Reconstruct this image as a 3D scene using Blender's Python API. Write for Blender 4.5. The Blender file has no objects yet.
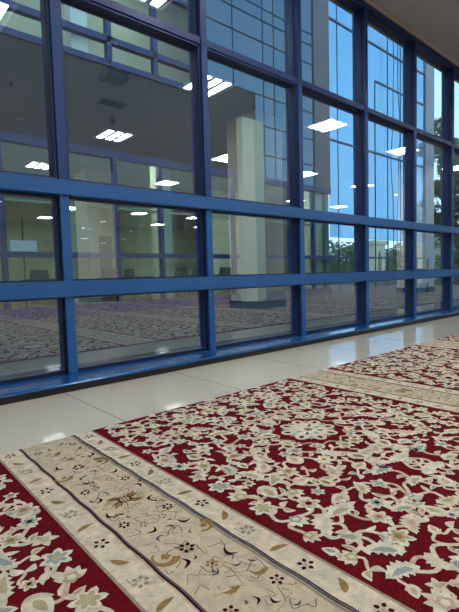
import bpy, math, random
from mathutils import Vector, Matrix
random.seed(7)
C = bpy.context.scene.collection
PI = math.pi

# ---------------------------------------------------------------- materials
def new_mat(name):
    m = bpy.data.materials.new(name); m.use_nodes = True
    nt = m.node_tree; nt.nodes.clear()
    out = nt.nodes.new('ShaderNodeOutputMaterial')
    return m, nt, out

def s2l(c):
    return tuple(((v/255)/12.92 if v/255 <= .04045 else ((v/255+.055)/1.055)**2.4) for v in c) + (1,)

def pbr(name, rgb, rough=.5, metal=0, var=.08, scale=8, bump=0, bscale=60, spec=.5, coat=0):
    m, nt, out = new_mat(name)
    b = nt.nodes.new('ShaderNodeBsdfPrincipled')
    b.inputs['Roughness'].default_value = rough; b.inputs['Metallic'].default_value = metal
    b.inputs['Specular IOR Level'].default_value = spec
    b.inputs['Coat Weight'].default_value = coat
    tc = nt.nodes.new('ShaderNodeTexCoord')
    n = nt.nodes.new('ShaderNodeTexNoise'); n.inputs['Scale'].default_value = scale; n.inputs['Detail'].default_value = 4
    nt.links.new(tc.outputs['Object'], n.inputs['Vector'])
    r = nt.nodes.new('ShaderNodeValToRGB')
    c = s2l(rgb)
    r.color_ramp.elements[0].position = .3; r.color_ramp.elements[1].position = .7
    r.color_ramp.elements[0].color = tuple(v*(1-var) for v in c[:3])+(1,)
    r.color_ramp.elements[1].color = tuple(min(1, v*(1+var)) for v in c[:3])+(1,)
    nt.links.new(n.outputs['Fac'], r.inputs['Fac']); nt.links.new(r.outputs['Color'], b.inputs['Base Color'])
    if bump:
        n2 = nt.nodes.new('ShaderNodeTexNoise'); n2.inputs['Scale'].default_value = bscale; n2.inputs['Detail'].default_value = 3
        nt.links.new(tc.outputs['Object'], n2.inputs['Vector'])
        bp = nt.nodes.new('ShaderNodeBump'); bp.inputs['Strength'].default_value = bump; bp.inputs['Distance'].default_value = .01
        nt.links.new(n2.outputs['Fac'], bp.inputs['Height']); nt.links.new(bp.outputs['Normal'], b.inputs['Normal'])
    nt.links.new(b.outputs['BSDF'], out.inputs['Surface'])
    return m

def emis(name, rgb, strength):
    m, nt, out = new_mat(name)
    e = nt.nodes.new('ShaderNodeEmission'); e.inputs['Color'].default_value = (*rgb, 1); e.inputs['Strength'].default_value = strength
    nt.links.new(e.outputs[0], out.inputs['Surface']); return m

def glassy(name, tint, refl, gcol=(1, 1, 1), fres=True, rough=0.0):
    m, nt, out = new_mat(name)
    t = nt.nodes.new('ShaderNodeBsdfTransparent'); t.inputs['Color'].default_value = (*tint, 1)
    g = nt.nodes.new('ShaderNodeBsdfGlossy'); g.inputs['Color'].default_value = (*gcol, 1); g.inputs['Roughness'].default_value = rough
    mx = nt.nodes.new('ShaderNodeMixShader')
    if fres:
        f = nt.nodes.new('ShaderNodeLayerWeight'); f.inputs['Blend'].default_value = .5
        p = nt.nodes.new('ShaderNodeMath'); p.operation = 'POWER'; p.inputs[1].default_value = 5
        nt.links.new(f.outputs['Facing'], p.inputs[0])
        a = nt.nodes.new('ShaderNodeMath'); a.operation = 'MULTIPLY_ADD'; a.inputs[1].default_value = .9; a.inputs[2].default_value = refl; a.use_clamp = True
        nt.links.new(p.outputs[0], a.inputs[0]); nt.links.new(a.outputs[0], mx.inputs[0])
    else: mx.inputs[0].default_value = refl
    nt.links.new(t.outputs[0], mx.inputs[1]); nt.links.new(g.outputs[0], mx.inputs[2])
    nt.links.new(mx.outputs[0], out.inputs['Surface']); return m

def clear(name, tint):
    m, nt, out = new_mat(name)
    t = nt.nodes.new('ShaderNodeBsdfTransparent'); t.inputs['Color'].default_value = (*tint, 1)
    nt.links.new(t.outputs[0], out.inputs['Surface']); return m

def floor_mat():
    m, nt, out = new_mat('polished_tile')
    b = nt.nodes.new('ShaderNodeBsdfPrincipled'); b.inputs['Roughness'].default_value = .05
    b.inputs['Specular IOR Level'].default_value = .42
    tc = nt.nodes.new('ShaderNodeTexCoord'); mp = nt.nodes.new('ShaderNodeMapping')
    mp.inputs['Location'].default_value = (-1.02, -1.91, 0)
    nt.links.new(tc.outputs['Object'], mp.inputs['Vector'])
    br = nt.nodes.new('ShaderNodeTexBrick'); br.offset = 0; br.squash = 1
    br.inputs['Scale'].default_value = 1; br.inputs['Brick Width'].default_value = .8; br.inputs['Row Height'].default_value = .8
    br.inputs['Mortar Size'].default_value = .003; br.inputs['Mortar Smooth'].default_value = .1
    br.inputs['Color1'].default_value = s2l((216, 211, 196)); br.inputs['Color2'].default_value = s2l((212, 207, 193)); br.inputs['Mortar'].default_value = s2l((140, 135, 124))
    nt.links.new(mp.outputs[0], br.inputs['Vector'])
    n = nt.nodes.new('ShaderNodeTexNoise'); n.inputs['Scale'].default_value = 3.5; n.inputs['Detail'].default_value = 6
    nt.links.new(tc.outputs['Object'], n.inputs['Vector'])
    mx = nt.nodes.new('ShaderNodeMix'); mx.data_type = 'RGBA'; mx.blend_type = 'OVERLAY'; mx.inputs[0].default_value = .12
    nt.links.new(br.outputs['Color'], mx.inputs[6]); nt.links.new(n.outputs['Color'], mx.inputs[7])
    nt.links.new(mx.outputs[2], b.inputs['Base Color'])
    nt.links.new(b.outputs['BSDF'], out.inputs['Surface']); return m

def carpet_mat(name, rgb, var=.18, bump=.9):
    m = pbr(name, rgb, rough=.95, var=var, scale=45, bump=bump, bscale=260, spec=.08)
    b = [n for n in m.node_tree.nodes if n.type == 'BSDF_PRINCIPLED'][0]
    b.inputs['Sheen Weight'].default_value = .0; b.inputs['Sheen Roughness'].default_value = .6
    return m

M = dict(
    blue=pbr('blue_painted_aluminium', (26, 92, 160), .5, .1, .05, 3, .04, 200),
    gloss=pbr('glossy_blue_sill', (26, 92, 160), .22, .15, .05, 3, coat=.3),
    halfshade_blue=pbr('half_shaded_blue_cap', (10, 62, 124), .5, .1, .05, 3),  # frame blue with a weaker shade put into the colour, middle caps
    shaded_blue=pbr('shaded_blue_aluminium', (8, 42, 102), .45, .1, .05, 3),  # same frame blue, shade of sides and upper rows put into the colour
    bluedark=pbr('dark_blue_gasket', (20, 28, 60), .5, 0, .05),
    black=pbr('black_sealant', (14, 15, 20), .7),
    farblue=pbr('far_blue_frame', (28, 48, 104), .45, .1, .05),
    tile=floor_mat(),
    ceil=pbr('ceiling_paint', (164, 166, 166), .9, 0, .02, 1.5, .03, 90, .2),
    cornice=pbr('cornice_paint', (176, 164, 150), .85, 0, .02),
    wall=pbr('cream_wall_paint', (124, 132, 112), .85, 0, .03, 2, spec=.2),
    colm=pbr('white_column_paint', (242, 240, 224), .7, 0, .03, 2),
    plinth=pbr('dark_granite_plinth', (22, 23, 30), .6, 0, .2, 30),
    white=pbr('white_powder_coat', (225, 225, 222), .5, 0, .02),
    refl=pbr('lamp_reflector', (150, 152, 156), .35, .7, .01),
    tube=emis('lamp_tube_glow', (1, .98, .93), 41),
    dark=pbr('dark_plastic', (40, 40, 46), .5),
    steel=pbr('brushed_steel', (140, 142, 148), .35, .8),
    gwall=pbr('pale_green_office_wall', (192, 192, 160), .85, 0, .03, 2),
    gfloor=pbr('office_floor', (92, 86, 74), .5, 0, .05),
    gceil=pbr('office_ceiling', (170, 180, 168), .9),
    otube=emis('office_lamp_glow', (.97, 1, .93), 36),
    spandrel=pbr('dark_spandrel_panel', (20, 23, 30), .6, 0, .05, 2),
    slab=pbr('facade_concrete', (120, 124, 126), .8, 0, .06, 3),
    pier=pbr('pale_pier_render', (170, 168, 140), .85, 0, .05, 2),
    gcol=pbr('facade_grey_column', (150, 150, 158), .7, 0, .05, 3),
    gcold=pbr('facade_brown_column', (110, 100, 106), .7, 0, .05, 3),
    pave=pbr('courtyard_paving', (56, 54, 50), .9, 0, .15, 4),
    fabric=pbr('dark_office_fabric', (30, 42, 66), .9, 0, .1, 30),
    wood=pbr('desk_laminate', (84, 92, 104), .5, 0, .08, 12),
    screenw=pbr('screen_white', (236, 238, 242), .8, 0, .01),
    bark=pbr('bark', (84, 70, 56), .9, 0, .3, 14, .5, 30),
    leafa=pbr('leaf_green', (78, 108, 68), .6, 0, .35, 3),
    leafb=pbr('leaf_dark_green', (66, 92, 66), .6, 0, .35, 3),
    leafc=pbr('leaf_olive_green', (88, 112, 70), .6, 0, .3, 3),
    stone=pbr('pale_gate_stone', (214, 204, 178), .85, 0, .06, 2),
    roofm=pbr('pale_roof', (196, 206, 214), .6),
    cable=pbr('rope_grey', (34, 44, 66), .8),
    cloth=pbr('green_blind_cloth', (150, 168, 140), .9),
)
M['glass_front'] = glassy('tinted_reflective_glass', (.62, .77, .86), .31, (.86, .94, .98))
M['glass_back'] = clear('glass_rear_face', (.97, .99, .98))
M['far_glass'] = glassy('far_clear_glass', (.95, .98, .97), .03)
M['far_glass_blue'] = glassy('far_blue_tinted_glass', (.46, .65, .80), .06, (.6, .8, 1))
M['far_panel_blue'] = glassy('far_blue_mirror_panel', (.05, .08, .12), .30, (.34, .52, .72), rough=.03)
CM = [carpet_mat('carpet_crimson_pile', (114, 16, 28), .22), carpet_mat('carpet_cream_pile', (234, 222, 200)),
      carpet_mat('carpet_beige_pile', (222, 206, 180), .12), carpet_mat('carpet_ivory_pile', (242, 234, 214)),
      carpet_mat('carpet_tan_pile', (172, 138, 88)), carpet_mat('carpet_teal_grey_pile', (172, 184, 176)),
      carpet_mat('carpet_dark_wine_pile', (66, 20, 28)), carpet_mat('carpet_slate_pile', (104, 106, 114)),
      carpet_mat('carpet_pink_pile', (222, 192, 170)), carpet_mat('carpet_taupe_pile', (176, 160, 138)),
      carpet_mat('carpet_olive_pile', (204, 190, 150))]
RED, CREAM, BEIGE, IVORY, TAN, TEAL, WINE, SLATE, PINK, TAUPE, OLIVE = range(11)

# ---------------------------------------------------------------- mesh helpers
class MB:
    def __init__(s): s.v = []; s.f = []; s.m = []
    def add(s, vs, fs, mi=0):
        n = len(s.v); s.v += [tuple(p) for p in vs]
        for f in fs: s.f.append(tuple(i+n for i in f)); s.m.append(mi)
        return s
    def box(s, x0, x1, y0, y1, z0, z1, mi=0):
        vs = [(x, y, z) for z in (z0, z1) for y in (y0, y1) for x in (x0, x1)]
        return s.add(vs, [(0, 2, 3, 1), (4, 5, 7, 6), (0, 1, 5, 4), (2, 6, 7, 3), (0, 4, 6, 2), (1, 3, 7, 5)], mi)
    def tube(s, pts, r, n=8, mi=0, r2=None):
        rings = []
        pts = [Vector(p) for p in pts]; k = len(pts)
        for i, p in enumerate(pts):
            d = (pts[min(i+1, k-1)]-pts[max(i-1, 0)]).normalized()
            a = d.orthogonal().normalized() if i == 0 else (rings_a - d*rings_a.dot(d)).normalized()
            rings_a = a; b = d.cross(a)
            rr = r if r2 is None else r+(r2-r)*i/(k-1)
            rings.append([p+(a*math.cos(2*PI*j/n)+b*math.sin(2*PI*j/n))*rr for j in range(n)])
        vs = [q for R in rings for q in R]; fs = []
        for i in range(k-1):
            for j in range(n): fs.append((i*n+j, i*n+(j+1) % n, (i+1)*n+(j+1) % n, (i+1)*n+j))
        fs.append(tuple(reversed(range(n)))); fs.append(tuple(range((k-1)*n, k*n)))
        return s.add(vs, fs, mi)
    def lathe(s, prof, n=20, mi=0, c=(0, 0, 0)):
        vs = [(c[0]+r*math.cos(2*PI*j/n), c[1]+r*math.sin(2*PI*j/n), c[2]+z) for r, z in prof for j in range(n)]
        fs = []
        for i in range(len(prof)-1):
            for j in range(n): fs.append((i*n+j, i*n+(j+1) % n, (i+1)*n+(j+1) % n, (i+1)*n+j))
        fs.append(tuple(reversed(range(n)))); fs.append(tuple(range((len(prof)-1)*n, len(prof)*n)))
        return s.add(vs, fs, mi)
    def prism(s, pts, axis, a, b, mi=0):
        # polygon pts in the two other axes, extruded along axis from a to b
        def P(u, v, w): return {'x': (w, u, v), 'y': (u, w, v), 'z': (u, v, w)}[axis]
        n = len(pts); vs = [P(u, v, a) for u, v in pts]+[P(u, v, b) for u, v in pts]
        fs = [(i, (i+1) % n, (i+1) % n+n, i+n) for i in range(n)]+[tuple(reversed(range(n))), tuple(range(n, 2*n))]
        return s.add(vs, fs, mi)
    def build(s, name, mats, parent=None, bevel=0, smooth=False):
        me = bpy.data.meshes.new(name); me.from_pydata(s.v, [], s.f)
        for m in (mats if isinstance(mats, (list, tuple)) else [mats]): me.materials.append(m)
        me.polygons.foreach_set('material_index', s.m)
        if smooth: me.polygons.foreach_set('use_smooth', [True]*len(s.f))
        me.validate(); me.update()
        o = bpy.data.objects.new(name, me); C.objects.link(o)
        if parent: o.parent = parent
        if bevel:
            b = o.modifiers.new('soft_edges', 'BEVEL'); b.width = bevel; b.segments = 2; b.limit_method = 'ANGLE'
        return o

def tag(o, label=None, cat=None, group=None, kind=None):
    if label: o['label'] = label
    if cat: o['category'] = cat
    if group: o['group'] = group
    if kind: o['kind'] = kind
    return o
def empty(name, loc=(0, 0, 0), rz=0):
    o = bpy.data.objects.new(name, None); C.objects.link(o); o.location = loc; o.rotation_euler = (0, 0, rz)
    o.empty_display_size = .1; return o
def copy_tree(o, parent=None):
    c = o.copy(); C.objects.link(c)
    if parent: c.parent = parent
    for ch in list(o.children): copy_tree(ch, c)
    return c

# ---------------------------------------------------------------- measures (metres; lens at the origin, 0.7 m up)
G = 3.02; ZC = 3.84; X0, X1 = -7.5, 24.5; YB = -19
def st(o, label=None): o['kind'] = 'structure'; (o.__setitem__('label', label) if label else None); return o

st(MB().box(X0-.2, X1+.2, YB-.2, 2.73, -.15, 0).build('floor', M['tile']), 'polished cream floor tiles between the carpet and blue window frames')
st(MB().box(X0-.2, X1+.2, YB-.2, 3.22, ZC, ZC+.3).build('ceiling', M['ceil']), 'smooth beige ceiling meeting the top of the windows')
st(MB().box(X0, X1, 2.90, 2.96, ZC-.02, ZC+.01).build('trim_1', M['cornice'], bevel=.004), 'thin shadow trim where ceiling meets the window head')
st(MB().box(X0-.2, X0, YB, 3.2, 0, ZC).build('wall_left', M['wall']))
st(MB().box(X1, X1+.2, YB, 3.2, 0, ZC).build('wall_right', M['wall']))
st(MB().box(X0-.2, X1+.2, YB-.2, YB, 0, ZC).build('wall_back', M['wall']))

# ---------------------------------------------------------------- the blue window wall
win = st(empty('window_1', (0, G, 0)), 'long blue aluminium window wall of four rows of panes')
def W(mb, name, mat, bevel=.0035, label=None):
    mb.v = [(x, y-G, z) for x, y, z in mb.v]
    o = mb.build(name, mat, win, bevel)
    if label: o['label'] = label
    return o
W(MB().box(X0, X1, 2.726, 3.15, -.12, .040), 'toe_gap', M['black'], 0)
W(MB().prism([(2.724, .040), (3.15, .040), (3.15, .058), (2.734, .056), (2.724, .050)], 'x', X0, X1), 'sill', M['gloss'])
W(MB().box(X0, X1, 2.995, 3.06, .058, .072), 'glazing_bead', M['shaded_blue'], .001)
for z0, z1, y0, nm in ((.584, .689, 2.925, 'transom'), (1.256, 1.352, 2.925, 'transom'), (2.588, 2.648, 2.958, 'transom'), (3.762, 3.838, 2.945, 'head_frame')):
    W(MB().box(X0, X1, y0, 3.12, z0, z1), nm, M['blue' if z0 < 2 else 'shaded_blue'])  # upper members get the blue with shade painted in
xs = [1.208+1.226*k for k in range(-7, 19)]
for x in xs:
    W(MB().box(x-.060, x-.002, 2.962, 3.12, .057, 3.80), 'mullion', M['shaded_blue'])  # mullion sides darkened by colour to stand for shade
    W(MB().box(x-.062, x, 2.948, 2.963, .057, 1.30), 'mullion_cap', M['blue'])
    W(MB().box(x-.062, x, 2.948, 2.963, 1.30, 2.60), 'mullion_cap', M['halfshade_blue'])  # caps painted darker with height as less light reaches them
    W(MB().box(x-.062, x, 2.948, 2.963, 2.60, 3.80), 'mullion_cap', M['shaded_blue'])
rows = [(.072, .584), (.689, 1.256), (1.352, 2.588), (2.648, 3.762)]
edges = [X0]+xs+[X1]
for i in range(len(edges)-1):
    a = edges[i]; b = edges[i+1]-.062
    if b-a < .1: continue
    for r, (z0, z1) in enumerate(rows):
        mb = MB()
        # pane: front face reflective, other faces clear
        vs = [(x, y, z) for z in (z0, z1) for y in (G, G+.010) for x in (a, b)]
        mb.add(vs, [(0, 1, 5, 4)], 0); mb.add(vs, [(2, 6, 7, 3)], 1)
        W(mb, 'glass_pane', [M['glass_front'], M['glass_back']], 0)
        casement = (r == 2 and -1.2 <= edges[i] <= 2.6)
        w = .018 if casement else .012
        y0 = 2.968 if casement else 2.99
        mb = MB()
        for (p, q, s, t) in ((a, a+w, z0, z1), (b-w, b, z0, z1), (a+w, b-w, z0, z0+w), (a+w, b-w, z1-w, z1)):
            mb.box(p, q, y0, G-.001, s, t)
        W(mb, 'casement_frame' if casement else 'gasket', M['shaded_blue'] if casement else M['bluedark'], .003 if casement else 0)
        if casement:
            mb = MB(); w2 = w+.006
            for (p, q, s, t) in ((a+w, a+w2, z0+w, z1-w), (b-w2, b-w, z0+w, z1-w), (a+w2, b-w2, z0+w, z0+w2), (a+w2, b-w2, z1-w2, z1-w)):
                mb.box(p, q, y0+.012, G-.001, s, t)
            W(mb, 'gasket', M['bluedark'], 0)

# ---------------------------------------------------------------- carpet
rnd = random.Random(21)
CT = .010     # pile height
class Pat:
    def __init__(s): s.v = []; s.f = []; s.m = []; s.k = 0
    def poly(s, pts, layer, mat):
        s.k = (s.k+1) % 37
        z = CT+.0005*layer+.00001*s.k
        n = len(s.v); s.v += [(x, y, z) for x, y in pts]; s.f.append(tuple(range(n, n+len(pts)))); s.m.append(mat)
    def strip(s, pts, w, layer, mat, w2=None):
        s.k = (s.k+1) % 37; z = CT+.0005*layer+.00001*s.k
        n = len(s.v); k = len(pts)
        for i, (x, y) in enumerate(pts):
            a = pts[max(i-1, 0)]; b = pts[min(i+1, k-1)]
            dx, dy = b[0]-a[0], b[1]-a[1]; L = math.hypot(dx, dy) or 1
            ww = w if w2 is None else w+(w2-w)*i/(k-1)
            s.v += [(x-dy/L*ww, y+dx/L*ww, z), (x+dy/L*ww, y-dx/L*ww, z)]
        for i in range(k-1): s.f.append((n+2*i+1, n+2*i+3, n+2*i+2, n+2*i)); s.m.append(mat)
def T(pts, x, y, a=0, sc=1, flip=False):
    c, s_ = math.cos(a), math.sin(a)
    r = [(x+sc*(p*c-(-q if flip else q)*s_), y+sc*(p*s_+(-q if flip else q)*c)) for p, q in pts]
    return r[::-1] if flip else r
def leaf(L, Wd, n=7, ser=0, bend=0):
    up = []; dn = []
    for i in range(n+1):
        t = i/n; w = Wd*(math.sin(PI*t**.8))**.85 if 0 < t < 1 else 0
        if ser and i % 2: w *= (1-ser)
        yb = bend*L*math.sin(PI*t)*.5
        up.append((t*L, yb+w)); dn.append((t*L, yb-w))
    return dn+up[-2:0:-1]
def rosette(r, n, depth=.35, ph=0, pts=4, ex=1, ey=1):
    N = n*pts; out = []
    for i in range(N):
        a = 2*PI*i/N+ph; k = r*(1-depth*(.5+.5*math.cos(n*(a-ph)))**1.3)
        out.append((k*math.cos(a)*ex, k*math.sin(a)*ey))
    return out
def draw_leaf(P, x, y, a, L, Wd, fill=None, ser=0, bend=0, flip=False, oc=None):
    if oc is None: oc = rnd.choice((CREAM, CREAM, IVORY))
    P.poly(T(leaf(L, Wd, 9, ser, bend), x, y, a, 1, flip), 2, oc)
    if fill is not None:
        P.poly(T([(p+.18*L*.5, q) for p, q in leaf(L*.70, Wd*.56, 7, 0, bend)], x, y, a, 1, flip), 3, fill)
def draw_flower(P, x, y, a, r, kind):
    if kind == 0:      # round blossom with petals
        P.poly(T(rosette(r, 6, .42), x, y, a), 2, IVORY)
        f = rnd.choice((TEAL, OLIVE, PINK, CREAM))
        P.poly(T(rosette(r*.66, 6, .45), x, y, a), 3, f)
        P.poly(T(rosette(r*.26, 5, .2), x, y, a), 4, rnd.choice((TAN, WINE, OLIVE)))
    elif kind == 1:    # palmette: fan of petals
        for k in range(-2, 3):
            draw_leaf(P, x-.1*r*math.cos(a), y-.1*r*math.sin(a), a+k*.58, r*(1.15-.12*abs(k)), r*.27, None)
        P.poly(T(rosette(r*.48, 5, .25), x, y, a), 3, rnd.choice((TEAL, OLIVE, TAN, PINK)))
        P.poly(T(rosette(r*.24, 5, .25), x, y, a), 4, IVORY)
    elif kind == 2:    # serrated big leaf
        P.poly(T(leaf(r*2.4, r*.75, 12, .38, .25), x-r*1.1*math.cos(a), y-r*1.1*math.sin(a), a), 2, rnd.choice((CREAM, IVORY)))
        P.poly(T(leaf(r*1.5, r*.26, 8, .2, .2), x-r*.65*math.cos(a), y-r*.65*math.sin(a), a), 3, rnd.choice((PINK, OLIVE, TEAL, CREAM)))
    elif kind == 3:    # tulip bud
        P.poly(T(leaf(r*1.9, r*.62, 9, .0, 0), x-r*.8*math.cos(a), y-r*.8*math.sin(a), a), 2, IVORY)
        P.poly(T(leaf(r*1.1, r*.26, 7), x-r*.35*math.cos(a), y-r*.35*math.sin(a), a), 3, rnd.choice((TEAL, OLIVE, OLIVE, PINK, TAN)))
        for sg in (-1, 1): draw_leaf(P, x-r*.8*math.cos(a), y-r*.8*math.sin(a), a+sg*.7, r*1.2, r*.2)
    else:              # five petal star with grey heart
        for k in range(5): draw_leaf(P, x, y, a+k*2*PI/5, r, r*.30, rnd.choice((None, TEAL, None)))
        P.poly(T(rosette(r*.36, 5, .2), x, y, a), 4, rnd.choice((OLIVE, TAN, TEAL)))
def arc(p, q, bulge, n=8):
    (x0, y0), (x1, y1) = p, q; dx, dy = x1-x0, y1-y0
    out = []
    for i in range(n+1):
        t = i/n; h = bulge*math.sin(PI*t)+bulge*.35*math.sin(2*PI*t)
        out.append((x0+dx*t-dy*h, y0+dy*t+dx*h))
    return out

FW, PW, BW = 1.372, 1.40, .398    # field width, pattern length, band width
PER = FW+BW
def field_tile():
    """one repeat of the crimson field (u from 0..FW, v from 0..PW), mirrored about its centre line"""
    P = Pat(); H = FW/2; mg = .052
    nodes = []; tries = 0
    while tries < 9000:
        tries += 1
        p = (rnd.uniform(mg, H-.012), rnd.uniform(.02, PW-.02))
        if math.hypot(p[0]-H, (p[1]-PW/2)) < .185: continue
        if all(math.hypot(p[0]-q[0], min(abs(p[1]-q[1]), PW-abs(p[1]-q[1]))) > .078 for q in nodes): nodes.append(p)
    # vines: spanning tree over the motifs
    inn = [0]; outn = set(range(1, len(nodes))); E = []
    while outn:
        d, i, j = min((math.dist(nodes[i], nodes[j]), i, j) for i in inn for j in outn)
        E.append((i, j)); inn.append(j); outn.discard(j)
    for a in range(len(nodes)):
        for b in range(a+1, len(nodes)):
            if math.dist(nodes[a], nodes[b]) < .135 and rnd.random() < .34: E.append((a, b))
    pts_used = list(nodes)
    for i, j in E:
        sg = rnd.choice((-1, 1)); b = sg*rnd.uniform(.18, .34)
        c = arc(nodes[i], nodes[j], b)
        P.strip(c, .0062, 1, rnd.choice((CREAM, PINK, CREAM))); pts_used.extend(c[1:-1:2])
        for t in (3, 5):
            if rnd.random() < .5:
                x, y = c[t]; an = math.atan2(c[t+1][1]-y, c[t+1][0]-x)+sg*rnd.uniform(.7, 1.5)*(1 if t == 3 else -1)
                draw_leaf(P, x, y, an, rnd.uniform(.034, .052), rnd.uniform(.007, .011), rnd.choice((None, OLIVE, TEAL, None, None)), 0, rnd.uniform(-.4, .4))
    for x, y in nodes:
        an = rnd.uniform(0, 2*PI); q = rnd.random()
        kind = 0 if q < .17 else 1 if q < .36 else 2 if q < .66 else 3 if q < .84 else 4
        draw_flower(P, x, y, an, rnd.uniform(.034, .048), kind)
    # fill the bare spots with small sprigs
    for _ in range(5000):
        x, y = rnd.uniform(mg-.01, H-.004), rnd.uniform(.015, PW-.015)
        if math.hypot(x-H, y-PW/2) < .20: continue
        d, (qx, qy) = min((math.dist((x, y), q), q) for q in pts_used)
        if d > .047:
            an = math.atan2(y-qy, x-qx)
            P.strip(arc((qx, qy), (x, y), rnd.choice((-.35, .35)), 6), .0045, .9, CREAM)
            k = rnd.random()
            if k < .5:
                draw_leaf(P, x, y, an+.7, rnd.uniform(.034, .046), .012, rnd.choice((None, TEAL, OLIVE)), 0, .4)
                draw_leaf(P, x, y, an-.8, rnd.uniform(.030, .042), .011, None, 0, -.4)
            else: draw_flower(P, x, y, an, rnd.uniform(.022, .030), rnd.choice((0, 3, 4)))
            pts_used.append((x, y)); pts_used.append((x+.02*math.cos(an), y+.02*math.sin(an)))
    # mirror
    n = len(P.v); F = list(P.f); Mm = list(P.m)
    P.v += [(FW-x, y, z+.00002) for x, y, z in P.v]
    P.f += [tuple(i+n for i in reversed(f)) for f in F]; P.m += Mm
    # central medallion
    cx, cy = FW/2, PW/2
    P.poly(T(rosette(.130, 8, .22, 0, 6), cx, cy), 5.6, CREAM)
    for k in range(16):
        a = 2*PI*k/16
        P.poly(T(leaf(.034, .010, 5), cx+.084*math.cos(a), cy+.084*math.sin(a), a), 6.2, (TEAL, RED)[k % 2])
    P.poly(T(rosette(.080, 8, .12, .2, 5), cx, cy), 6.2, IVORY)
    for k in range(8):
        a = 2*PI*k/8+.2
        P.poly(T(leaf(.034, .008, 5), cx+.036*math.cos(a), cy+.036*math.sin(a), a), 6.8, (TEAL, SLATE)[k % 2])
    P.poly(T(rosette(.022, 6, .3), cx, cy), 7.2, TAN)
    # ring of sprays around the medallion
    for k in range(12):
        a = 2*PI*k/12+.13
        x, y = cx+.183*math.cos(a), cy+.183*math.sin(a)
        draw_flower(P, x, y, a+rnd.uniform(-.4, .4), .030, (1, 3, 4)[k % 3])
        P.strip(arc((x, y), (cx+.183*math.cos(a+2*PI/12), cy+.183*math.sin(a+2*PI/12)), .25), .0045, 1, PINK)
    return P
def dotflower(P, x, y, r, mat, n=5, a=0, heart=None):
    for k in range(n):
        t = a+2*PI*k/n
        P.poly(T(leaf(r*.62, r*.24, 5), x+.36*r*math.cos(t), y+.36*r*math.sin(t), t), 3, mat)
    if heart is not None: P.poly(T(rosette(r*.22, 5, .1), x, y), 3, heart)
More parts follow.
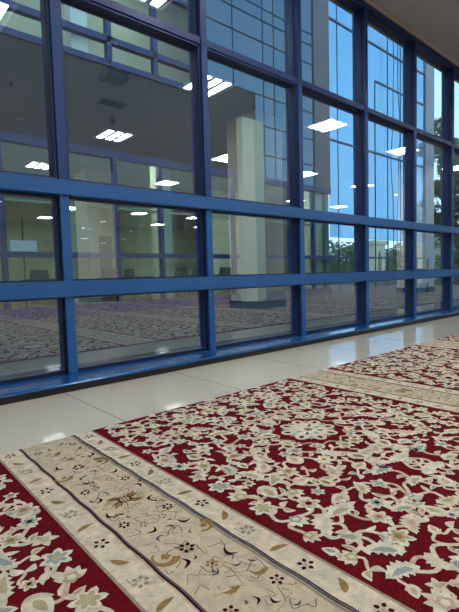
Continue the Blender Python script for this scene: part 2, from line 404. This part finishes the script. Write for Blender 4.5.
def band_tile():
    """one repeat of the cream border band (u from 0..BW)"""
    P = Pat(); gs = .088; ce = BW/2
    P.poly([(0, 0), (BW, 0), (BW, PW), (0, PW)], .6, BEIGE)
    for u0 in (0, BW-gs):
        P.poly([(u0, 0), (u0+gs, 0), (u0+gs, PW), (u0, PW)], 1.0, CREAM)
    P.poly([(-.004, 0), (.004, 0), (.004, PW), (-.004, PW)], 1.4, TAUPE)
    P.poly([(BW-.004, 0), (BW+.004, 0), (BW+.004, PW), (BW-.004, PW)], 1.4, TAUPE)
    def wav(u, w, mat, l, ph=0):
        P.strip([(u+.0016*math.sin(40*t*PW/60+ph), PW*t/60) for t in range(61)], w, l, mat)
    wav(gs, .0030, WINE, 1.8); wav(gs+.0055, .0026, SLATE, 1.5); wav(gs-.0055, .003, PINK, 1.5)
    wav(BW-gs, .0036, SLATE, 1.8); wav(BW-gs-.009, .004, TAUPE, 1.5); wav(BW-gs+.0065, .002, WINE, 1.7)
    # guards
    step = PW/14; seq = 'FLPDFLPDFLPDFL'
    for u0, off, sg in ((gs*.46, 0, 1), (BW-gs*.46, .35, -1)):
        for k, ch in enumerate(seq):
            v = (k+.5+off*0)*step+(.02 if sg < 0 else 0)
            if v > PW-.03: continue
            if ch == 'F': dotflower(P, u0, v, .023, WINE, 5, rnd.random()*2, PINK)
            elif ch == 'L': P.poly(T(leaf(.052, .0095, 7, 0, .2), u0-.024*math.cos(sg*.9), v-.024*math.sin(sg*.9), sg*.9), 3, TAN)
            elif ch == 'P':
                dotflower(P, u0, v, .024, TAUPE, 6, 0); P.strip(arc((u0-.02, v-.03), (u0+.02, v-.008), .4), .0014, 3, TAUPE)
                P.poly(T(leaf(.02, .006, 5), u0+.012, v+.018, .6), 3, BEIGE)
            else: P.poly(T(leaf(.056, .0085, 7, 0, -.15), u0-.026*math.cos(-sg*.25), v+.006, -sg*.25), 3, TAN)
    # centre of the band
    c0 = .683
    for sg in (-1, 1):
        for k, (L, Wd, an, mt) in enumerate(((.070, .0105, .15, OLIVE), (.060, .010, .62, TAN), (.050, .009, 1.15, PINK), (.066, .0022, .38, WINE), (.050, .0020, .9, WINE))):
            for s2 in (-1, 1):
                P.poly(T(leaf(L, Wd, 7, 0, .2), ce, c0, (an if sg > 0 else PI-an)*s2), 2.5+.1*k, mt)
    P.poly(T(rosette(.024, 8, .3), ce, c0), 3.4, WINE); P.poly(T(rosette(.019, 8, .3), ce, c0), 3.8, OLIVE)
    for k in range(4): P.poly([(ce-.017+k*.010, c0-.018), (ce-.0145+k*.010, c0-.018), (ce-.0145+k*.010, c0+.018), (ce-.017+k*.010, c0+.018)], 4.1, WINE)
    for k in range(3): P.poly([(ce-.018, c0-.012+k*.010), (ce+.016, c0-.012+k*.010), (ce+.016, c0-.0095+k*.010), (ce-.018, c0-.0095+k*.010)], 4.3, WINE)
    def scroll(u, v, a, sc=1):
        cres = [(.030*math.cos(t), .030*math.sin(t)) for t in [k*PI/8-.6 for k in range(10)]]
        P.strip(T(cres, u, v, a, sc), .011*sc, 3, TAN, .003*sc)
        P.poly(T(rosette(.014, 5, .35), u+.004, v, a, sc), 3, TAN)
    def comma(u, v, a, mt=WINE, L=.04): P.poly(T(leaf(L, L*.12, 7, 0, .8), u, v, a), 3, mt)
    for s2 in (-1, 1):
        V = lambda d: (c0+s2*d) % PW
        for sg in (-1, 1):
            comma(ce+sg*.078, V(.035), s2*(PI/2+sg*.4)); comma(ce+sg*.082, V(.075), s2*.9*sg, SLATE, .03)
            dotflower(P, ce+sg*.072, V(.13), .018, WINE, 6, 0, PINK)
            dotflower(P, ce+sg*.030, V(.165), .015, TAN, 5, .4)
            comma(ce+sg*.05, V(.21), sg*s2*.5); comma(ce-sg*.02, V(.245), 2.2*sg, SLATE, .034)
            comma(ce+sg*.062, V(.40), s2*1.2*sg, WINE, .045); comma(ce+sg*.03, V(.46), .4*sg, SLATE, .03)
            P.poly(T(leaf(.048, .014, 9, .3, .4), ce+sg*.045, V(.51), s2*.5), 2.9, TAN); P.poly(T(leaf(.03, .008, 7), ce+sg*.048, V(.512), s2*.5), 3.2, BEIGE)
            dotflower(P, ce+sg*.07, V(.575), .019, WINE, 5, .5, TAN)
            comma(ce+sg*.02, V(.60), 1.2*sg*s2, WINE, .03)
        scroll(ce-.07*s2, V(.33), 1.2*s2); scroll(ce+.083*s2, V(.285), -.6*s2, .85)
        dotflower(P, ce-.007, V(.337), .023, WINE, 6, .2, PINK)
        dotflower(P, ce, V(.43), .018, TAN, 6, .2, WINE)
    for k in range(8): P.poly(T(leaf(.036, .008, 7, 0, .2), ce, PW-.03, PI/8+k*PI/4), 2.6+.05*k, (OLIVE, TAUPE)[k % 2])
    P.poly(T(rosette(.013, 6, .3), ce, PW-.03), 3.6, WINE)
    # fine pale line work
    for k in range(120):
        u = rnd.uniform(gs+.025, BW-gs-.02); v = rnd.uniform(.03, PW-.04); a = rnd.uniform(0, 2*PI); L = rnd.uniform(.02, .05)
        q = (min(max(u+L*math.cos(a), gs+.015), BW-gs-.015), min(max(v+L*math.sin(a), .01), PW-.01))
        P.strip(arc((u, v), q, rnd.choice((-.5, .5, .8, -.8)), 6), .0011, 1.2, rnd.choice((TAUPE, TAUPE, SLATE, TAN)))
    for k in range(26):
        u = rnd.uniform(gs+.02, BW-gs-.03); v = rnd.uniform(.03, PW-.05)
        P.poly(T(leaf(rnd.uniform(.014, .026), .0035, 5, 0, .6), u, v, rnd.uniform(0, 6.28)), 1.9, rnd.choice((WINE, SLATE, TAN, OLIVE)))
    return P
ft = field_tile(); bt = band_tile()
CX0, CX1, CYE = .435-PER*4, .435+PER*11, 1.92
cv = []; cf = []; cm = []
def stamp(P, x, ytop):
    n = len(cv)
    cv.extend([(x+u, ytop-v, z) for u, v, z in P.v])
    cf.extend([tuple(i+n for i in reversed(f)) for f in P.f]); cm.extend(P.m)
NR = 14
base = MB().box(CX0-.0, CX1, CYE-NR*PW, CYE, .0004, CT)
cv.extend(base.v); cf.extend(base.f); cm.extend([RED]*6)
for i in range(-4, 11):
    for r in range(NR):
        x = .435+i*PER
        near = r < 1 and -1 <= i < 4
        stamp(bt, x, CYE-r*PW)
        stamp(ft, x+BW, CYE-r*PW)
me = bpy.data.meshes.new('carpet'); me.from_pydata(cv, [], cf)
for m in CM: me.materials.append(m)
me.polygons.foreach_set('material_index', cm); me.update()
carpet = bpy.data.objects.new('carpet', me); C.objects.link(carpet)
tag(carpet, 'crimson wool carpet with ivory floral vines and cream border bands on tiled floor', 'carpet')

# ---------------------------------------------------------------- hall: columns, ceiling lights, fittings
def column(n, x0, y1, w, label):
    r = st(empty('column_%d' % n, (x0+w/2, y1-w/2, 0)), label); h = w/2
    MB().box(-h, h, -h, h, .16, ZC).build('shaft', M['colm'], r, .012)
    MB().box(-h-.02, h+.02, -h-.02, h+.02, .0145, .16).build('plinth', M['plinth'], r, .006)
column(1, 6.22, 6.04-6.20, .80, 'square white column with dark plinth, mirrored in the second bay')
column(2, 5.55, 6.04-12.3, .85, 'square white column with dark plinth deep in the mirrored hall')
column(3, 13.2, 6.04-6.2, .80, 'square white column with dark plinth near the far end of the hall')

def make_light():
    r = empty('ceiling_light', (0, 0, 0))
    fr = MB()
    for a in ((-.31, .31, -.31, -.285), (-.31, .31, .285, .31), (-.31, -.285, -.285, .285), (.285, .31, -.285, .285)):
        fr.box(*a, -.014, 0)
    fr.build('frame', M['white'], r)
    MB().box(-.285, .285, -.285, .285, -.003, 0).build('reflector', M['refl'], r)
    for k in (-1, 0, 1):
        MB().box(k*.185-.052, k*.185+.052, -.26, .26, -.010, -.0035).build('tube', M['tube'], r)
    for k in (-.5, .5):
        MB().box(k*.185-.014, k*.185+.014, -.28, .28, -.013, -.0035).build('louvre', M['refl'], r)
    return r
lx = [-1.5, 1.68, 4.85, 8.15, 11.45, 14.8, 18.0]; ly = [.15, -3.15, -6.7, -13.4, -17.0]
ordn = ['first', 'second', 'third', 'fourth', 'fifth', 'sixth', 'seventh']
L0 = make_light(); first = True
for j, y in enumerate(ly):
    for i, x in enumerate(lx):
        o = L0 if first else copy_tree(L0); first = False
        o.location = (x+({0: 0, 1: -.1, 2: -.4}.get(i, .45) if j == 2 else (-.25 if i == 1 and j == 0 else 0)), y, ZC); o.scale = (1.14, 1.14, 1)
        tag(o, 'recessed square louvred ceiling light, %s row from the glass, %s from the left end' % (ordn[j], ordn[i]), 'ceiling light', 'recessed lights in the hall ceiling')

o = copy_tree(L0); o.location = (2.80, 1.75, ZC); o.scale = (1, 1, 1); tag(o, 'lone square louvred ceiling light closest to the glass, ahead of the regular rows', 'ceiling light', 'recessed lights in the hall ceiling')

# projector on its pole (mirrored in the first bay)
pr = empty('projector', (2.99, 6.04-5.6, ZC)); tag(pr, 'grey ceiling projector hanging on a short pole, mirrored in the left bay', 'projector')
MB().lathe([(.07, 0), (.07, -.015), (.045, -.03)], 16).build('ceiling_plate', M['white'], pr)
MB().tube([(0, 0, -.02), (0, 0, -.40)], .018).build('pole', M['steel'], pr, smooth=True)
MB().box(-.16, .16, -.13, .13, -.50, -.40).build('body', M['dark'], pr, .02)
MB().tube([(.08, -.13, -.45), (.08, -.17, -.45)], .035, 14).build('lens', M['black'], pr)
v = empty('air_vent', (3.98, 6.04-7.53, ZC)); v.scale = (1, .5, 1); tag(v, 'dark square air vent in the hall ceiling, mirrored above the lamp', 'air vent')
vb = MB()
for a in ((-.24, .24, -.24, -.21), (-.24, .24, .21, .24), (-.24, -.21, -.21, .21), (.21, .24, -.21, .21)): vb.box(*a, -.012, 0)
vb.build('frame', M['dark'], v)
MB().box(-.21, .21, -.21, .21, -.003, 0).build('backing', M['black'], v)
sl = MB()
for k in range(7): sl.box(-.21, .21, -.185+k*.058, -.165+k*.058, -.010, -.003)
sl.build('slats', M['dark'], v)
def sprinkler(x, y, label):
    s = empty('sprinkler', (x, y, ZC+.001)); tag(s, label, 'sprinkler')
    MB().lathe([(.035, 0), (.035, -.006), (.012, -.01), (.012, -.03)], 14).build('escutcheon', M['dark'], s)
    MB().lathe([(.006, -.03), (.006, -.05), (.026, -.052), (.026, -.056)], 14).build('deflector', M['dark'], s)
sprinkler(2.32, 6.04-7.73, 'small dark ceiling sprinkler mirrored in the leftmost bay')
cam_ = empty('security_camera', (4.2, 6.04-8.0, ZC+.001)); tag(cam_, 'small dark dome security camera hanging below the ceiling vent', 'camera')
MB().tube([(0, 0, 0), (0, 0, -.1)], .012).build('stem', M['dark'], cam_)
MB().lathe([(.05, -.1), (.06, -.12), (.055, -.15), (.035, -.18), (.01, -.195)], 16).build('dome', M['dark'], cam_, smooth=True)
sd = MB().lathe([(.085, 0), (.085, -.02), (.06, -.045), (.02, -.05)], 20).build('smoke_detector', M['white'], smooth=True)
sd.location = (2.87, 6.04-9.21, ZC); tag(sd, 'round white smoke detector on the ceiling mirrored in the leftmost bay', 'smoke detector')

# ---------------------------------------------------------------- outside: courtyard and the wing opposite
st(MB().box(-60, 160, 3.15, 150, -.45, -.12).build('ground', M['pave']), 'dark courtyard paving outside the glass')
YO = 10.0
bl = empty('building', (0, YO, 0)); tag(bl, 'office wing across the courtyard with blue framed glazing and lit pale green rooms', 'building')
def B(mb, name, mat, bevel=0, label=None):
    mb.v = [(x, y-YO, z) for x, y, z in mb.v]; o = mb.build(name, mat, bl, bevel)
    if label: o['label'] = label
    return o
BX0, BX1, BX2 = -8.0, 13.9, 21.6
B(MB().box(BX0, BX1, YO+.05, 16.2, -.12, 0), 'office_floor', M['gfloor'])
B(MB().box(BX0, BX1, YO+.05, 16.2, 3.85, 4.0), 'office_ceiling', M['gceil'])
B(MB().box(BX0, BX1, 16.0, 16.2, 0, 3.85), 'office_wall', M['gwall'])
B(MB().box(BX1-.2, BX1, YO+.05, 16.0, 0, 10.6), 'end_wall', M['slab'])
B(MB().box(BX0, BX0+.2, YO+.05, 16.0, 0, 10.6), 'end_wall', M['slab'])
B(MB().box(8.2, 8.35, 12.2, 16.0, 0, 3.85), 'partition', M['gwall'])
B(MB().box(3.0, 3.12, 13.2, 16.0, 0, 3.85), 'partition', M['gwall'])
B(MB().box(6.7, 7.1, YO+.35, YO+.75, 0, 3.85), 'office_column', M['gwall'])
B(MB().box(3.98, 4.88, YO+.25, YO+.30, 0, 2.38), 'blind', M['pier'], label='pale blind panel drawn behind the glass')
B(MB().box(10.4, 13.0, 12.8, 13.0, 0, 3.85), 'partition', M['gwall'])
B(MB().box(12.95, 13.7, YO+.2, YO+.45, 0, 3.85), 'office_column', M['gwall'])
B(MB().box(BX0, BX1-.9, YO+.08, YO+.14, 2.38, 2.44), 'pelmet', M['cloth'])
# office door with long white pull
B(MB().box(7.35, 8.1, 15.9, 15.99, 0, 2.3), 'office_door', pbr('dull_green_door', (70, 96, 84), .6))
# ground storey frame
fxs = [2.67+1.28*k for k in range(-8, 9)]
for x in fxs: B(MB().box(x-.05, x+.05, YO-.06, YO+.08, -.12, 3.62), 'mullion', M['farblue'])
for z0, z1 in ((-.12, .12), (1.19, 1.31), (3.56, 3.74)): B(MB().box(BX0, BX1, YO-.07, YO+.08, z0, z1), 'rail', M['farblue'])
for a, b in zip([BX0]+fxs, fxs+[BX1]):
    B(MB().box(a+.05, b-.05, YO+.0, YO+.012, .12, 3.56), 'window_pane', M['far_glass'])
# spandrel and upper storey
B(MB().box(BX0, 10.1, YO-.02, YO+.15, 3.74, 5.76), 'spandrel', M['spandrel'])
B(MB().box(BX0, BX1, YO+.15, 13.2, 5.5, 5.70), 'upper_floor', M['gfloor'])
B(MB().box(BX0, BX1, YO+.15, 13.2, 9.6, 9.8), 'upper_ceiling', M['gceil'])
B(MB().box(BX0, BX1, 13.0, 13.2, 5.7, 9.6), 'upper_wall', M['gwall'])
B(MB().box(4.42, 4.82, YO+.2, YO+.5, 5.7, 9.6), 'upper_column', M['colm'])
for x in [2.67+1.28*k for k in range(-8, 5)]: B(MB().box(x-.06, x+.06, YO-.06, YO+.1, 5.76, 9.9), 'upper_mullion', M['farblue'])
for z0, z1 in ((5.70, 5.84), (6.25, 6.39), (7.9, 8.0), (9.7, 10.2)): B(MB().box(BX0, 7.9, YO-.06, YO+.1, z0, z1), 'rail', M['farblue'])
B(MB().box(BX0, 7.9, YO+.02, YO+.03, 5.84, 9.7), 'upper_pane', M['far_glass'])
# blue mirror panels between
zs = [3.74, 4.46, 5.36, 6.27, 7.2, 7.9, 8.55, 8.92, 10.4]
for (pxs, zz) in (([10.1, 10.5, 11.0, 12.3, 13.0], zs[:4]), ([7.95, 9.23, 10.5, 11.0, 12.3, 13.0], zs[3:])):
    for i in range(len(pxs)-1):
        for j in range(len(zz)-1):
            B(MB().box(pxs[i]+.022, pxs[i+1]-.022, YO, YO+.02, zz[j]+.025, zz[j+1]-.025), 'blue_panel', M['far_panel_blue'])
B(MB().box(10.1, 13.02, YO+.03, YO+.14, 3.70, 5.8), 'panel_backing', M['spandrel'])
B(MB().box(7.9, 13.02, YO+.03, YO+.14, 5.76, 10.4), 'panel_backing', M['spandrel'])
B(MB().box(9.2, 10.08, YO-.35, YO-.08, -.12, 5.3), 'pale_pier', M['pier'], .02)
B(MB().box(13.02, 13.9, YO-.05, YO+.3, 3.62, 10.6), 'corner_column', M['gcold'])
# open blue glazed screen
for x, zt, hw in ((14.47, 10.6, .009), (15.85, 10.6, .010), (17.09, 8.44, .014), (18.1, 10.6, .012), (19.2, 10.6, .012), (20.5, 10.6, .012)): B(MB().box(x-hw, x+hw, YO-hw, YO+hw+.02, 0, zt), 'screen_bar', M['farblue'])
for z in (1.25, 5.56, 8.44, 9.85): B(MB().box(17.09 if z == 8.44 else BX1, BX2, YO-.03, YO+.03, z-.035, z+.035), 'screen_bar', M['farblue'])
B(MB().box(BX1, BX2, YO, YO+.02, 2.0, 10.6), 'blue_screen_glass', M['far_glass_blue'])
B(MB().box(21.55, 22.42, YO-.05, YO+.1, -.12, 10.6), 'grey_column', M['gcol'])
B(MB().box(BX0, BX1, YO, 16.2, 10.4, 10.6), 'roof_slab', M['slab'])
# rope lines on the screen
for k, (x, lab) in enumerate(((17.95, 'thin grey rope hanging before the blue screen, farther one'), (18.35, 'thin grey rope hanging before the blue screen, nearer the column'))):
    pts = [(x+.10*math.sin(z*.9+k*2)+.04*math.sin(z*2.1), YO-.3-.05*k, z) for z in [10.6-.4*i for i in range(25)]]
    o = MB().tube(pts, .016, 6).build('hanging_rope', M['cable'], smooth=True); tag(o, lab, 'rope', 'ropes hanging before the blue screen')

def office_light(x, y, z, lab):
    r = empty('office_light', (x, y, z)); tag(r, lab, 'ceiling light', 'lights in the office wing')
    MB().box(-.62, .62, -.16, .16, -.02, 0).build('frame', M['white'], r)
    MB().box(-.58, .58, -.13, .13, -.03, -.0205).build('diffuser', M['otube'], r)
for k, (x, y) in enumerate(((-2, 10.75), (.6, 10.75), (3.2, 10.75), (5.8, 10.75), (7.6, 10.75), (9.6, 10.75), (11.9, 10.75))):
    office_light(x, y, 3.85, 'long ceiling light in the office wing, ground floor, %s along' % ordn[k])
for k, x in enumerate((-1, 3.3, 7.2)): office_light(x, 11.8, 9.6, 'long ceiling light in the office wing, upper floor, %s along' % ordn[k])

def make_chair():
    r = empty('office_chair')
    MB().box(-.23, .23, -.22, .23, .43, .49).build('seat', M['fabric'], r, .02)
    b = MB(); b.prism([(-.20, .56), (.20, .56), (.23, .75), (.19, .96), (-.19, .96), (-.23, .75)], 'y', .20, .245); b.build('backrest', M['fabric'], r, .012)
    for sx in (-1, 1):
        MB().tube([(sx*.21, .21, .62), (sx*.21, .22, .46), (sx*.21, .25, 0)], .013).build('leg', M['steel'], r)
        MB().tube([(sx*.21, -.18, .45), (sx*.21, -.22, 0)], .013).build('leg', M['steel'], r)
        MB().tube([(sx*.25, .2, .66), (sx*.26, -.1, .66), (sx*.24, -.18, .45)], .014).build('armrest', M['dark'], r)
    return r
ch0 = make_chair()
cs = [(2.7, 11.3, .2), (3.75, 11.2, -.3), (5.6, 11.4, PI), (6.4, 11.2, .4), (7.6, 10.9, PI), (5.2, 12.6, 0), (8.7, 11.1, .1), (9.6, 11.3, PI), (10.2, 11.1, .3), (11.2, 11.3, 0)]
for k, (x, y, a) in enumerate(cs):
    o = ch0 if k == 0 else copy_tree(ch0)
    o.location = (x, y, 0); o.rotation_euler = (0, 0, a)
    tag(o, 'dark blue office chair across the courtyard, %s along the row of desks' % (ordn+['eighth', 'ninth', 'tenth'])[k], 'chair', 'chairs in the office wing')
def desk(x, y, lab):
    r = empty('desk', (x, y, 0)); tag(r, lab, 'desk', 'desks in the office wing')
    MB().box(-.8, .8, -.35, .35, .71, .745).build('desk_top', M['wood'], r, .004)
    MB().box(-.76, .76, .28, .30, .25, .71).build('modesty_panel', M['wood'], r)
    for sx in (-1, 1):
        for sy in (-1, 1): MB().box(sx*.74-.02, sx*.74+.02, sy*.3-.02, sy*.3+.02, 0, .71).build('leg', M['steel'], r)
desk(4.9, 13.4, 'grey desk in the office wing nearest the blind panel')
desk(6.9, 12.2, 'grey desk in the office wing beside the square column')
desk(9.5, 12.2, 'grey desk in the office wing beyond the partition')
desk(11.6, 12.2, 'grey desk in the office wing nearest the end wall')
ps = empty('projection_screen', (3.25, 10.62, 0)); tag(ps, 'white portable screen board on a thin stand in the office', 'screen')
MB().box(-.28, .28, -.012, .012, 1.36, 1.60).build('board', M['screenw'], ps, .003)
MB().tube([(0, .03, 0.02), (0, .03, 2.1)], .018).build('pole', M['dark'], ps)
MB().box(-.2, .2, -.05, .15, 0, .03).build('base', M['dark'], ps)
gb = empty('notice_board', (13.2, 6.2, -.12)); tag(gb, 'small white framed notice board on legs in the courtyard', 'board')
MB().box(-.34, .34, -.02, .02, .42, .80).build('board', M['screenw'], gb, .004)
for sx in (-1, 1): MB().box(sx*.36-.02, sx*.36+.02, -.025, .025, 0, 1.15).build('leg', M['dark'], gb)
MB().box(-.38, .38, -.03, .03, .81, .86).build('top_rail', M['dark'], gb)

# ---------------------------------------------------------------- trees and far things
def tree(name, x, y, h, rad, mat, label, n=1500, low=.25, leafs=.16, seed=1):
    rr = random.Random(seed)
    r = empty(name, (x, y, -.12)); tag(r, label, 'tree', 'trees outside the hall')
    tr = MB(); tr.tube([(0, 0, 0), (.08, .05, h*.25), (-.05, .08, h*.5), (.04, 0, h*.8)], .05*rad+.06, 8, r2=.03)
    for k in range(6):
        a = k*1.05; zz = h*(.3+.08*k)
        tr.tube([(0, 0, zz), (rad*.35*math.cos(a), rad*.35*math.sin(a), zz+h*.08), (rad*.7*math.cos(a), rad*.7*math.sin(a), zz+h*.17)], .045, 6, r2=.012)
    tr.build('trunk', M['bark'], r, smooth=True)
    cl = [(rr.gauss(0, rad*.42), rr.gauss(0, rad*.42), h*rr.uniform(low, .93), rad*rr.uniform(.28, .5)) for _ in range(26)]
    lf = MB()
    for _ in range(n):
        cx, cy, cz, cr = rr.choice(cl)
        d = Vector((rr.gauss(0, 1), rr.gauss(0, 1), rr.gauss(0, 1))).normalized()*cr*rr.uniform(.6, 1)
        p = Vector((cx, cy, cz))+d; u = Vector((rr.gauss(0, 1), rr.gauss(0, 1), rr.gauss(0, 1))).normalized(); w = u.orthogonal().normalized()
        s = leafs*rr.uniform(.6, 1.2)
        lf.add([p-u*s, p+w*s*.4, p+u*s, p-w*s*.4], [(0, 1, 2, 3)])
    lf.build('crown', mat, r)
tree('tree', 24.8, 10.3, 9.0, 1.5, M['leafa'], 'tall green tree beside the grey column of the opposite wing', 9000, .03, .17, 3)
tree('tree', 31.5, 9.2, 9.6, 2.2, M['leafa'], 'tall green tree seen in the last bay at the right edge', 7000, .1, .2, 5)
tree('tree', 28.3, 11.0, 4.2, 1.4, M['leafc'], 'low olive green tree behind the tall dark one', 2500, .05, .15, 6)
ns = random.Random(11)
for k in range(14):
    t = 1.37+k*.060; Y = 38+(k % 3)*7
    if 1.66 < t < 1.83: Y += 12
    tree('tree', t*Y, Y, 1.2+.095*Y+ns.uniform(-.5, .5), 2.5, (M['leafa'], M['leafb'], M['leafc'])[k % 3],
         'distant %s tree on the skyline beyond the screen, %s from the left' % (('green', 'dark green', 'olive green')[k % 3], (ordn+['eighth', 'ninth', 'tenth', 'eleventh', 'twelfth', 'thirteenth', 'fourteenth'])[k]), 900, .02, .42, 30+k)
gt = empty('gatehouse', (1.712*30, 30, -.12)); tag(gt, 'pale stone gatehouse with a tall pointed arch seen through the fourth bay', 'gatehouse')
archp = [(-.5, 0), (-.5, 2.2), (-.42, 2.7), (-.2, 3.1), (0, 3.35), (.2, 3.1), (.42, 2.7), (.5, 2.2), (.5, 0)]
fw = [(-1.9, 0), (-1.9, 4.3), (1.9, 4.3), (1.9, 0)]
MB().prism([(-1.35, 0), (-.42, 0), (-.42, 2.3), (-.34, 2.8), (-.16, 3.15), (0, 3.35), (0, 4.1), (-1.35, 4.1)], 'y', -.5, .5).prism([(1.35, 0), (1.35, 4.1), (0, 4.1), (0, 3.35), (.16, 3.15), (.34, 2.8), (.42, 2.3), (.42, 0)], 'y', -.5, .5).build('arch_wall', M['stone'], gt)
MB().box(-.6, .6, .3, .4, 0, 3.4).build('door', M['dark'], gt)
MB().box(-1.6, 2.0, -.65, .65, 4.1, 4.6).build('cornice', M['stone'], gt, .04)
hb = empty('outbuilding', (36.5, 13.5, -.12)); tag(hb, 'low cream outbuilding with a pale flat roof edge, seen in the last bay', 'building')
MB().box(-2.0, 4, -.5, 4, 0, 3.7).build('wall', M['stone'], hb)
MB().box(-2.3, 4.3, -.9, 4.3, 3.7, 3.95).build('roof', M['roofm'], hb)
MB().box(-1.4, .2, -.53, -.49, .9, 2.4).build('window', M['dark'], hb)

# ---------------------------------------------------------------- sky, camera, view
w = bpy.data.worlds.new('sky'); bpy.context.scene.world = w; w.use_nodes = True
nt = w.node_tree; nt.nodes.clear()
out = nt.nodes.new('ShaderNodeOutputWorld'); bg = nt.nodes.new('ShaderNodeBackground')
tc = nt.nodes.new('ShaderNodeTexCoord'); sp = nt.nodes.new('ShaderNodeSeparateXYZ'); cr = nt.nodes.new('ShaderNodeValToRGB')
nt.links.new(tc.outputs['Generated'], sp.inputs[0]); nt.links.new(sp.outputs['Z'], cr.inputs['Fac'])
el = cr.color_ramp.elements
el[0].position = 0; el[0].color = (.78, .93, 1.0, 1)
el[1].position = 1; el[1].color = (.22, .42, .80, 1)
e = el.new(.35); e.color = (.60, .86, 1.0, 1)
bg.inputs['Strength'].default_value = 1.9
nt.links.new(cr.outputs[0], bg.inputs['Color']); nt.links.new(bg.outputs[0], out.inputs['Surface'])

cam = bpy.data.cameras.new('camera'); co = bpy.data.objects.new('camera', cam); C.objects.link(co)
Rm = ((0.74819439, -0.06660484, 0.66012798), (-0.66290237, -0.03355056, 0.74795375), (-0.02766968, -0.9972152, -0.06925485))
m4 = Matrix(((Rm[0][0], -Rm[0][1], -Rm[0][2], 0), (Rm[1][0], -Rm[1][1], -Rm[1][2], 0), (Rm[2][0], -Rm[2][1], -Rm[2][2], .7), (0, 0, 0, 1)))
co.matrix_world = m4
cam.sensor_fit = 'VERTICAL'; cam.sensor_height = 36; cam.lens = 446/612*36; cam.clip_end = 500; cam.clip_start = .02
sc = bpy.context.scene; sc.camera = co
sc.view_settings.view_transform = 'Standard'; sc.view_settings.look = 'None'; sc.view_settings.gamma = 1
sc.view_settings.exposure = .30; sc.view_settings.use_curve_mapping = False
sc.cycles.use_denoising = True
sc.cycles.max_bounces = 10; sc.cycles.transparent_max_bounces = 24; sc.cycles.caustics_reflective = True
sc.cycles.sample_clamp_indirect = 6
